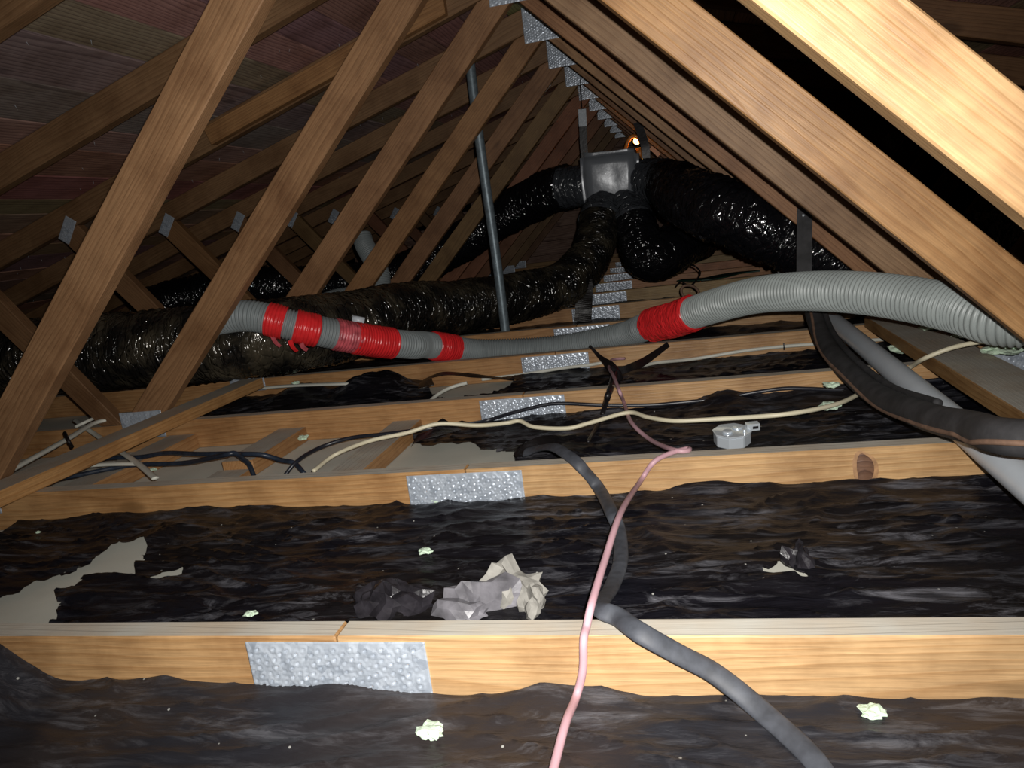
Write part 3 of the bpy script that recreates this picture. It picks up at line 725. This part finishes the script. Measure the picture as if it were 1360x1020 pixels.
kid(fix_normals(tube('pipe', [P0.lerp(P1, i/npt) for i in range(npt+1)], 0.0255, 28, 'pvc')), wp)
kid(fix_normals(tube('socket', [P0.lerp(P1, i/10) for i in range(-1, 1)], 0.032, 28, 'pvc')), wp)
e0 = P0+dd*-0.12
kid(fix_normals(tube('elbow', spline([P0, P0-dd*.06+Vector((0, 0, .01)), P0-dd*.12+Vector((-.02, 0, .06)), P0-dd*.14+Vector((-.03, 0, .16))], 0.01), 0.029, 24, 'pvc')), wp)
ft = [at(1078, 385, 2.32), at(1079, 410, 2.24), at(1092, 448, 2.05), at(1117, 484, 1.78), at(1165, 525, 1.50), at(1226, 551, 1.2), at(1290, 568, 1.0), at(1356, 582, 0.86)]
ft.append(ft[-1]+Vector((0.16, -0.03, -0.005))); ft.append(ft[-1]+Vector((0.5, 0.06, -0.03)))
FP = spline(ft, 0.008)
foam = fix_normals(tube('insulated_tube', FP, lambda i, th: 0.0245*(1+0.05*N(i*.06, math.cos(th), math.sin(th))), 24, 'foam'))
tag(foam, 'thick dusty black foam tube curving over the white pipe', 'tube')
FRM = frames(FP)
seam = []
for p, (t, n, b) in list(zip(FP, FRM))[12:]:
    v = (CAM-p).normalized()+Vector((0, 0, -.25)); v = (v-t*v.dot(t)).normalized(); seam.append(p+v*0.0238)
fix_normals(tube('seam', seam, 0.0042, 8, 'seam', foam))
thin = spline([v+Vector((0.028, 0.010, 0.016)) for v in ft[1:6]], 0.01)
o = fix_normals(tube('insulated_tube', thin, 0.0075, 14, 'foam')); tag(o, 'thinner black line strapped along the thick foam tube', 'tube')

# ------------------------------------------------------------------ cables
def cable(name, pts, r, mat, label, flat=None, group=None, step=0.006, seg=10, wob=0.0, up=Vector((0, 0, 1))):
    P = spline([Vector(p) for p in pts], step)
    if wob:
        for i, p in enumerate(P): p.x += wob*N(i*step*6, 1.3); p.z += wob*N(i*step*6, 9.1)
    o = fix_normals(tube(name, P, r, seg, mat, None, flat, up=up, keep_up=bool(flat)))
    tag(o, label, 'cable', group); return o
jz = lambda px, py, z: onz(px, py, z)
# pink cable over the first joists
pink = [onz(722, 1075, -.05), onz(738, 1010, -.052), onz(752, 958, -.05), at(765, 926, 0.578), at(774, 890, 0.586), at(775, 850, 0.590)]
q = onz(779, 832, 0.0065); pink += [q, onz(786, 801, 0.026), onz(803, 745, 0.026), onz(825, 680, 0.025)]
pink += [at(850, 640, 1.165), at(868, 614, 1.178), onz(890, 602, 0.008), onz(908, 597, 0.0055), onz(916, 596, 0.0055), onz(911, 599.0, 0.0075), onz(893, 597, 0.0055), onz(862, 583, -0.03), onz(838, 560, -0.025), at(829, 535, 1.778), onz(823, 520, 0.008), onz(815, 500, 0.01), at(809, 488, 2.16), at(813, 478, 2.32), at(830, 476, 2.372)]
cable('pink_cable', pink, 0.0048, 'pink', 'thin pink cable trailing over the first joist and up to the black tie', None, None)
# flat dusty black cable
bl = [at(1110, 1062, 0.46), at(1080, 1008, 0.50), at(1010, 943, 0.56), at(950, 895, 0.585), at(900, 868, 0.584), at(850, 840, 0.584)]
bl += [onz(822, 820, 0.011), onz(797, 806, 0.010), onz(812, 780, -0.045), onz(824, 745, -0.055), onz(822, 705, -0.055), onz(812, 680, -0.04), at(795, 648, 1.186), at(771, 619, 1.184), onz(755, 605, 0.012), onz(735, 594, 0.009), onz(715, 596, -0.025), onz(694, 602, -0.045)]
cable('flat_cable', bl, 0.0118, 'dustcab', 'wide dusty black flat cable snaking over the first joist beside the pink cable', (0.42, 1.0), None, seg=16, up=Vector((0, -0.6, 0.8)))
gath = empty('gathered_film', tuple(onz(690, 606, -0.07))); tag(gath, 'gathered black film fanning out where the flat cable ends', 'plastic scrap')
for k in range(9):
    a = k/8; e = Vector((onz(684, 606, -0.05)))+Vector((0.0, 0.004*k, 0.0))
    m = onz(705+10*a, 590-6*a, -0.028); f = onz(745+25*a, 590-14*a, -0.045)
    kid(ribbon('pleat', [e, m, f], 0.016, 0.0015, 'film_dark', None, Vector((0, -.4, 1)), 0.01, 0.8), gath)
cream = [(540, 575, -.01), (582, 563, .0), (634, 565, -.02), (672, 562, -.02), (690, 559, -.02), (709, 567, -.03), (752, 569, -.035), (782, 562, -.03), (834, 548, -.02), (860, 554, -.02), (897, 559, -.02), (960, 556, -.02), (1044, 550, -.01), (1110, 537, -.016), (1147, 520, -.022), (1172, 508, -.018), (1191, 498, -.009), (1210, 487, .012), (1228, 476, .046), (1264, 462, .07), (1301, 454, .085), (1334, 451, .09)]
pts = [onz(416, 626, -.06), onz(445, 604, -.05), onz(490, 586, -.02)]+[onz(*q) for q in cream]+[Vector((1.35, 1.95, .08)), Vector((1.7, 2.05, .04))]
cable('cream_cable', pts, 0.0052, 'cream', 'long cream cable sweeping along in front of the shiny black cable', None, 'house wiring')
bk = [onz(376, 634, -.075), onz(395, 612, -.045), onz(424, 595, -.045), onz(465, 582, -.035), onz(517, 576, -.03), onz(590, 567, -.03)] + [at(*q) for q in ((640, 560, 1.784), (681, 548, 1.785), (723, 538, 1.788), (747, 536, 1.790), (799, 538, 1.790), (860, 538, 1.790), (900, 535, 1.790), (959, 529, 1.790), (998, 522, 1.790), (1041, 516, 1.790), (1076, 516, 1.790), (1139, 517, 1.790), (1234, 506, 1.790), (1276, 500, 1.790), (1340, 494, 1.790))]
cable('black_cable', bk, 0.0052, 'blackcab', 'shiny black cable tacked along the face of the third joist', None, 'house wiring', wob=0.001)
wc = [at(640, 504, 2.388), at(672, 500, 2.3905), at(697, 497, 2.3905), at(747, 489, 2.3905), at(781, 485, 2.3905), at(806, 482, 2.388), onz(822, 492, -.04), onz(871, 482, -.045), at(912, 478, 2.37), at(939, 474, 2.3905), at(988, 466, 2.3905), at(1041, 460, 2.3905), at(1096, 456, 2.3905), at(1139, 453, 2.3905), at(1200, 449, 2.3905)]
cable('white_cable', wc, 0.0058, 'white_c', 'white cable pinned along the face of the joist under the hose', None, 'house wiring')
v = at(1041, 460, 2.383)
cl = ribbon('cable_clip', [v+Vector((0, 0, -.012)), v+Vector((0, -.004, 0)), v+Vector((0, 0, .013))], 0.004, 0.002, 'blackpl', None, Vector((0, 1, 0)), 0.004); tag(cl, 'tiny black clip pinning the white cable', 'clip')
ca = [onz(40, 630, -.03), onz(132, 610, -.035), onz(187, 607, -.035), onz(220, 601.6, -.025), onz(265, 603, -.02), onz(300, 602.5, -.015), onz(321, 603, -.012), onz(348, 604, -.015), onz(373, 611, -.04), onz(391, 615, -.06), onz(405, 630, -.08)]
cable('blue_black_cable', ca, 0.0062, 'bluecab', 'blue-black cable running straight over the notched nogging', None, 'house wiring')
cb = [onz(30, 644, -.05), onz(84, 635, -.036), onz(154, 621, -.035), onz(187, 617, -.037), onz(243, 615, -.038), onz(276, 609, -.014), onz(300, 604, .004), onz(312, 602, .004), onz(322, 609, -.02), onz(331, 617, -.045), onz(338, 634, -.082)]
cable('blue_black_cable', cb, 0.0062, 'bluecab', 'blue-black cable arching over its neighbour and diving behind the second joist', None, 'house wiring')
w1 = [onz(6, 629, .022), onz(15, 624, .02), onz(88, 584, .02), onz(123, 563, .02), onz(150, 556, .02), onz(157, 554, .022)]
cable('white_cable', w1, 0.0105, 'white_c', 'thick white cable behind the flat brace by the nail plate', (0.6, 1.0), 'house wiring')
w2 = [onz(100, 567, .015), onz(115, 560, .025), onz(135, 551, .028), onz(146, 548, .028)]
cable('white_cable', w2, 0.005, 'white_c', 'short thin white cable above the thick white one', None, 'house wiring')
tb = tube('cable_tie', spline([onz(86, 575, .03), onz(90, 584, .035), onz(96, 594, .01)], .005), 0.005, 8, 'blackpl'); tag(tb, 'black tie looped round the thick white cable', 'cable tie')
w3 = [onz(100, 558, .008), onz(115, 569, .006), onz(128, 578, -.004), onz(161, 600, -.016), onz(185, 617, -.02), onz(207, 636, -.022)]
cable('white_cable', w3, 0.0085, 'white_c', 'flat white cable crossing the plasterboard beneath the brace', (0.45, 1.0), 'house wiring')
w4 = [onz(100, 620, -.021), onz(135, 617, -.022), onz(160, 616, -.022), onz(186, 616, -.023)]
cable('white_cable', w4, 0.0085, 'white_c', 'white cable end lying under the blue-black cables', (0.6, 1.0), 'house wiring')
w5 = [onz(300, 521, -.03), onz(340, 516, -.025), onz(390, 512, -.02), onz(445, 510, -.02), onz(480, 509, -.03)]
cable('white_cable', w5, 0.0125, 'white_c', 'flat white cable showing behind the heaped black sheet', (0.45, 1.0), 'house wiring')
w6 = [onz(568, 536, -.06), onz(580, 525, -.05), onz(598, 515, -.04), onz(622, 508, -.03)]
cable('white_cable', w6, 0.006, 'white_c', 'short white cable stub rising from the hole in the sheet', None, 'house wiring')

# black plastic tie knotted from the hose
tie = empty('plastic_tie', tuple(at(818, 500, 2.2))); tag(tie, 'black plastic strip knotted in a bow below the hose, tail hanging', 'plastic strip')
kt = at(817, 495, 2.12)
kid(ribbon('strand', [at(783, 459, 2.33), at(797, 474, 2.30), at(810, 485, 2.18), kt], 0.030, 0.002, 'blackpl', None, Vector((0, -1, .2)), 0.006, .5, lambda t: 0.25+0.9*t), tie)
kid(ribbon('strand', [kt, at(835, 489, 2.13), at(852, 482, 2.20), at(870, 470, 2.29), at(888, 457, 2.36)], 0.030, 0.002, 'blackpl', None, Vector((0, -1, .2)), 0.006, .6, lambda t: 0.9-0.45*abs(t-.35)), tie)
TP = spline([kt, at(813, 511, 1.93), onz(808, 524, .014), at(804, 537, 1.765), at(797, 558, 1.752), onz(781, 587, -.035)], .005)
kid(fix_normals(tube('tail', TP, lambda i, th: (0.0115-0.0075*i/len(TP))*(1+.25*N(i*.12, math.cos(th)*2, math.sin(th)*2)), 12, 'blackpl', None)), tie)
kid(fix_normals(tube('knot', spline([at(812, 490, 2.12), at(818, 496, 2.11), at(822, 504, 2.12)], .004), 0.016, 12, 'blackpl')), tie)
# loose black flap arching over the hole in the sheet
fp = ribbon('sheet_flap', [onz(566, 514, -.03), at(568, 503, 2.32), at(592, 496, 2.33), at(630, 499, 2.34), at(662, 502, 2.34), at(686, 504, 2.35)], 0.055, 0.0015, 'film_dark', None, Vector((0, -.6, 1)), 0.01, .4, lambda t: 1.0-.7*t)
tag(fp, 'black film flap arching over the hole in the rumpled sheet', 'plastic scrap')
fp2 = ribbon('sheet_flap', [onz(600, 563, -.01), onz(580, 572, -.015), onz(560, 580, -.03), onz(549, 586, -.05)], 0.07, 0.0015, 'film', None, Vector((0, -.5, 1)), 0.01, .8, lambda t: 1.0-.5*t)
tag(fp2, 'torn black film corner curling beside the nogging', 'plastic scrap')
fp3 = ribbon('sheet_flap', [at(775, 372, 3.56), at(776, 390, 3.57), at(775, 412, 3.575), at(774, 428, 3.56)], 0.085, 0.002, 'film_dark', None, Vector((0, 1, 0)), 0.01, .3)
tag(fp3, 'black film hanging from the dusty duct over a far joist', 'plastic scrap')

# wire curl and green strip far along the joists
wire = [at(898, 380, 3.4), at(905, 374, 3.38), at(915, 380, 3.36), at(925, 372, 3.4), at(930, 362, 3.45), at(924, 354, 3.5), at(918, 352, 3.55)]
cable('wire_curl', wire, 0.004, 'blackpl', 'thin dark wire curl above the last red tape', None)
cable('wire_curl', [at(912, 400, 3.3), at(905, 388, 3.3), at(908, 380, 3.3), at(920, 380, 3.3), at(928, 388, 3.3), at(924, 397, 3.3), at(914, 401, 3.3)], 0.006, 'seam', 'thick brown wire loop just above the last red tape', None)
gs = ribbon('green_strip', [onz(902, 372, .008), onz(940, 370, .008), onz(975, 363, .008), onz(1012, 359, .008)], 0.10, 0.004, 'green', None, Vector((0, 0, 1)), 0.02, 0, lambda t: 0.55+0.9*math.sin(math.pi*min(1, t*1.05))*.9)
tag(gs, 'dark green plastic strip lying over far joists', 'plastic strip')

# ------------------------------------------------------------------ junction box on the black sheet
def junction():
    c = onz(972, 580, -0.052); R = 0.040
    e = tag(empty('junction_box', (c.x, c.y, -0.066)), 'small shiny octagonal metal junction box lying on the black sheet', 'junction box')
    def prism(name, seg, r, z0_, z1_, mat, off=(0, 0), bev=0.002):
        bm = bmesh.new(); bmesh.ops.create_cone(bm, cap_ends=True, segments=seg, radius1=r, radius2=r, depth=z1_-z0_)
        bmesh.ops.bevel(bm, geom=list(bm.edges), offset=bev, segments=1, affect='EDGES')
        me = D.meshes.new(name); bm.to_mesh(me); bm.free(); me.materials.append(M[mat])
        o = D.objects.new(name, me); col.objects.link(o); o.parent = e; o.location = (off[0], off[1], (z0_+z1_)/2); o.rotation_euler = (0, 0, math.pi/8); return o
    prism('box_body', 8, R, 0.0, 0.026, 'zinc')
    prism('rim', 8, R*1.05, 0.026, 0.030, 'zinc', bev=.001)
    prism('knockout', 20, 0.011, 0.030, 0.035, 'zinc', (-.012, -.01))
    prism('knockout', 20, 0.011, 0.030, 0.033, 'zinc', (.014, .008))
    prism('screw', 10, 0.003, 0.030, 0.036, 'zinc', (.022, -.018), .0005)
    t = box_timber('tab', R*0.8, R*1.5, -0.006, 0.012, 0.024, 0.040, ['zinc'], e, along='x', bevel=.001)
    box_timber('tab_slot', R*1.0, R*1.3, -0.0072, -0.0058, 0.041, 0.047, ['blackpl'], t, along='x', bevel=.0002).location = (0.004, -0.009, 0.0)
    e.rotation_euler = (math.radians(6), 0, 0.2)
junction()

# ------------------------------------------------------------------ scraps and tufts
def crumple(name, c, sx, sy, hz_, mat, seed, label, cat='plastic scrap', sub=3, ang_=0.0):
    """film screwed up: an irregular low lump with sharp folds"""
    bm = bmesh.new(); bmesh.ops.create_icosphere(bm, subdivisions=sub, radius=1.0)
    for v in bm.verts:
        p = v.co.copy(); a = math.atan2(p.y, p.x)
        out = 1+0.45*N(math.cos(a)*1.5+seed, math.sin(a)*1.5, seed)+0.18*N(math.cos(a)*5, math.sin(a)*5, seed)
        d = out*(0.88+0.42*N(p.x*1.5+seed, p.y*1.5, p.z*1.5+seed)+0.22*N(p.x*3.1+seed, p.y*3.1+3, p.z*3.1))
        v.co = Vector((p.x*d*sx, p.y*d*sy, max(0.0, (p.z+0.15)*d)*hz_))
    me = D.meshes.new(name); bm.to_mesh(me); bm.free(); me.materials.append(M[mat]); o = D.objects.new(name, me); col.objects.link(o); o.location = c; o.rotation_euler = (0, 0, ang_)
    tag(o, label, cat); return o
def ground(px, py, z=-0.068): return onz(px, py, z)
def behind(px, Y, z=-0.076):
    """point at depth Y on pixel column px measured at the joist top"""
    v = at(px, 818, Y); return Vector((v.x, v.y, z))
crumple('crumpled_film', behind(515, 0.80), 0.060, 0.035, 0.046, 'clear_scrap', 2.0, 'crumpled see-through dark film behind the first joist')
crumple('crumpled_film', behind(632, 0.79), 0.050, 0.03, 0.040, 'grey_scrap', 5.3, 'grey crumpled film scrap behind the first joist')
crumple('torn_paper', behind(676, 0.82), 0.052, 0.03, 0.046, 'paper', 8.1, 'dirty torn paper lump on the grey crumpled film', 'paper scrap')
crumple('torn_paper', behind(708, 0.79), 0.024, 0.018, 0.034, 'paper', 3.7, 'small pale paper flake behind the first joist beside the pink cable', 'paper scrap')
crumple('film_knot', ground(1062, 752, -.074), 0.018, 0.016, 0.03, 'clear_scrap', 4.4, 'small black film knot beside the cream slit', 'plastic scrap', 3)
def tuft(c, r, seed, label, group, flat=0.5):
    bm = bmesh.new(); bmesh.ops.create_icosphere(bm, subdivisions=3, radius=1.0)
    for v in bm.verts:
        p = v.co.copy(); d = 1+0.55*fbm(p.x*1.6+seed, p.y*1.6, p.z*1.6, 3)+0.25*N(p.x*5+seed, p.y*5, p.z*5)
        v.co = Vector((p.x*d*r*1.25, p.y*d*r, p.z*d*r*flat))
    zmin = min(v.co.z for v in bm.verts)
    me = D.meshes.new('insulation_tuft'); bm.to_mesh(me); bm.free(); me.materials.append(M['fluff'])
    o = D.objects.new('insulation_tuft', me); col.objects.link(o); o.location = Vector(c)+Vector((0, 0, -zmin*0.8))
    tag(o, label, 'insulation tuft', group); return o
TF = [((575, 977, -.08), .012, 'pale green insulation tuft on the brownish sheet in front of the first joist'),
      ((1160, 950, -.075), .010, 'grey-green insulation tuft against the bottom edge of the first joist'),
      ((566, 735, -.07), .009, 'pale insulation tuft lying alone mid-sheet between the first two joists'),
      ((334, 817, -.06), .007, 'pale insulation flake at the back edge of the first joist'),
      ((51, 708, -.07), .0045, 'tiny white insulation speck near the torn corner of the sheet'),
      ((578, 668, -.07), .010, 'pale green insulation tuft under the second joist nail plate'),
      ((403, 584, -.07), .012, 'pale green insulation tuft at the foot of the notched nogging'),
      ((1102, 543, -.03), .016, 'pale green insulation tuft under the cream cable'),
      ((1105, 514, .0), .013, 'pale green insulation tuft on the third joist top'),
      ((1180, 420, .0), .03, 'green insulation tuft by the end of the wide dusty board'),
      ((1205, 468, -.02), .03, 'green insulation tuft pushed out under the wide dusty board'),
      ((393, 510, .0), .010, 'green insulation tuft on the flat white cable'),
      ((203, 625, -.06), .008, 'insulation flake beside the flat white cable'),
      ((1120, 372, .0), .045, 'green insulation heap at the web feet beyond the hose')]
for k, ((px, py, z), r, lab) in enumerate(TF): tuft(onz(px, py, z), r, k*3.3, lab, None)
for k, (px, py) in enumerate(((1240, 437), (1265, 430), (1285, 448), (1300, 440), (1330, 470))):
    tuft(onz(px, py, 0.0365), 0.024 if k < 4 else .03, 50+k*2.1, 'green insulation tuft on the wide dusty board', 'green tufts on the wide dusty board', 0.4)

# ------------------------------------------------------------------ work lamp glowing behind the plenum
lc = at(846, 187, 4.62)
wl = tag(empty('work_lamp', tuple(lc)), 'orange work lamp glowing behind the plenum box', 'work lamp')
def ksph(name, c, r, mat):
    bm = bmesh.new(); bmesh.ops.create_uvsphere(bm, u_segments=16, v_segments=10, radius=r); me = D.meshes.new(name); bm.to_mesh(me); bm.free(); me.polygons.foreach_set('use_smooth', [True]*len(me.polygons)); me.materials.append(M[mat])
    o = D.objects.new(name, me); col.objects.link(o); o.location = c; o.parent = wl; return o
ksph('bulb', (0.0, 0.0, 0.0), 0.021, 'bulb')
kid(fix_normals(tube('hook', spline([at(829, 203, 4.6), at(834, 188, 4.6), at(840, 181, 4.6), at(848, 183, 4.6), at(851, 190, 4.6)], .006), 0.011, 10, 'orange')), wl)
kid(fix_normals(tube('handle', [at(849, 196, 4.61), at(850, 203, 4.61), at(850, 212, 4.61)], 0.020, 14, 'orange')), wl)
kid(ribbon('guard', [at(864, 196, 4.62), at(870, 201, 4.62), at(876, 207, 4.62)], 0.025, 0.003, 'orange'), wl)
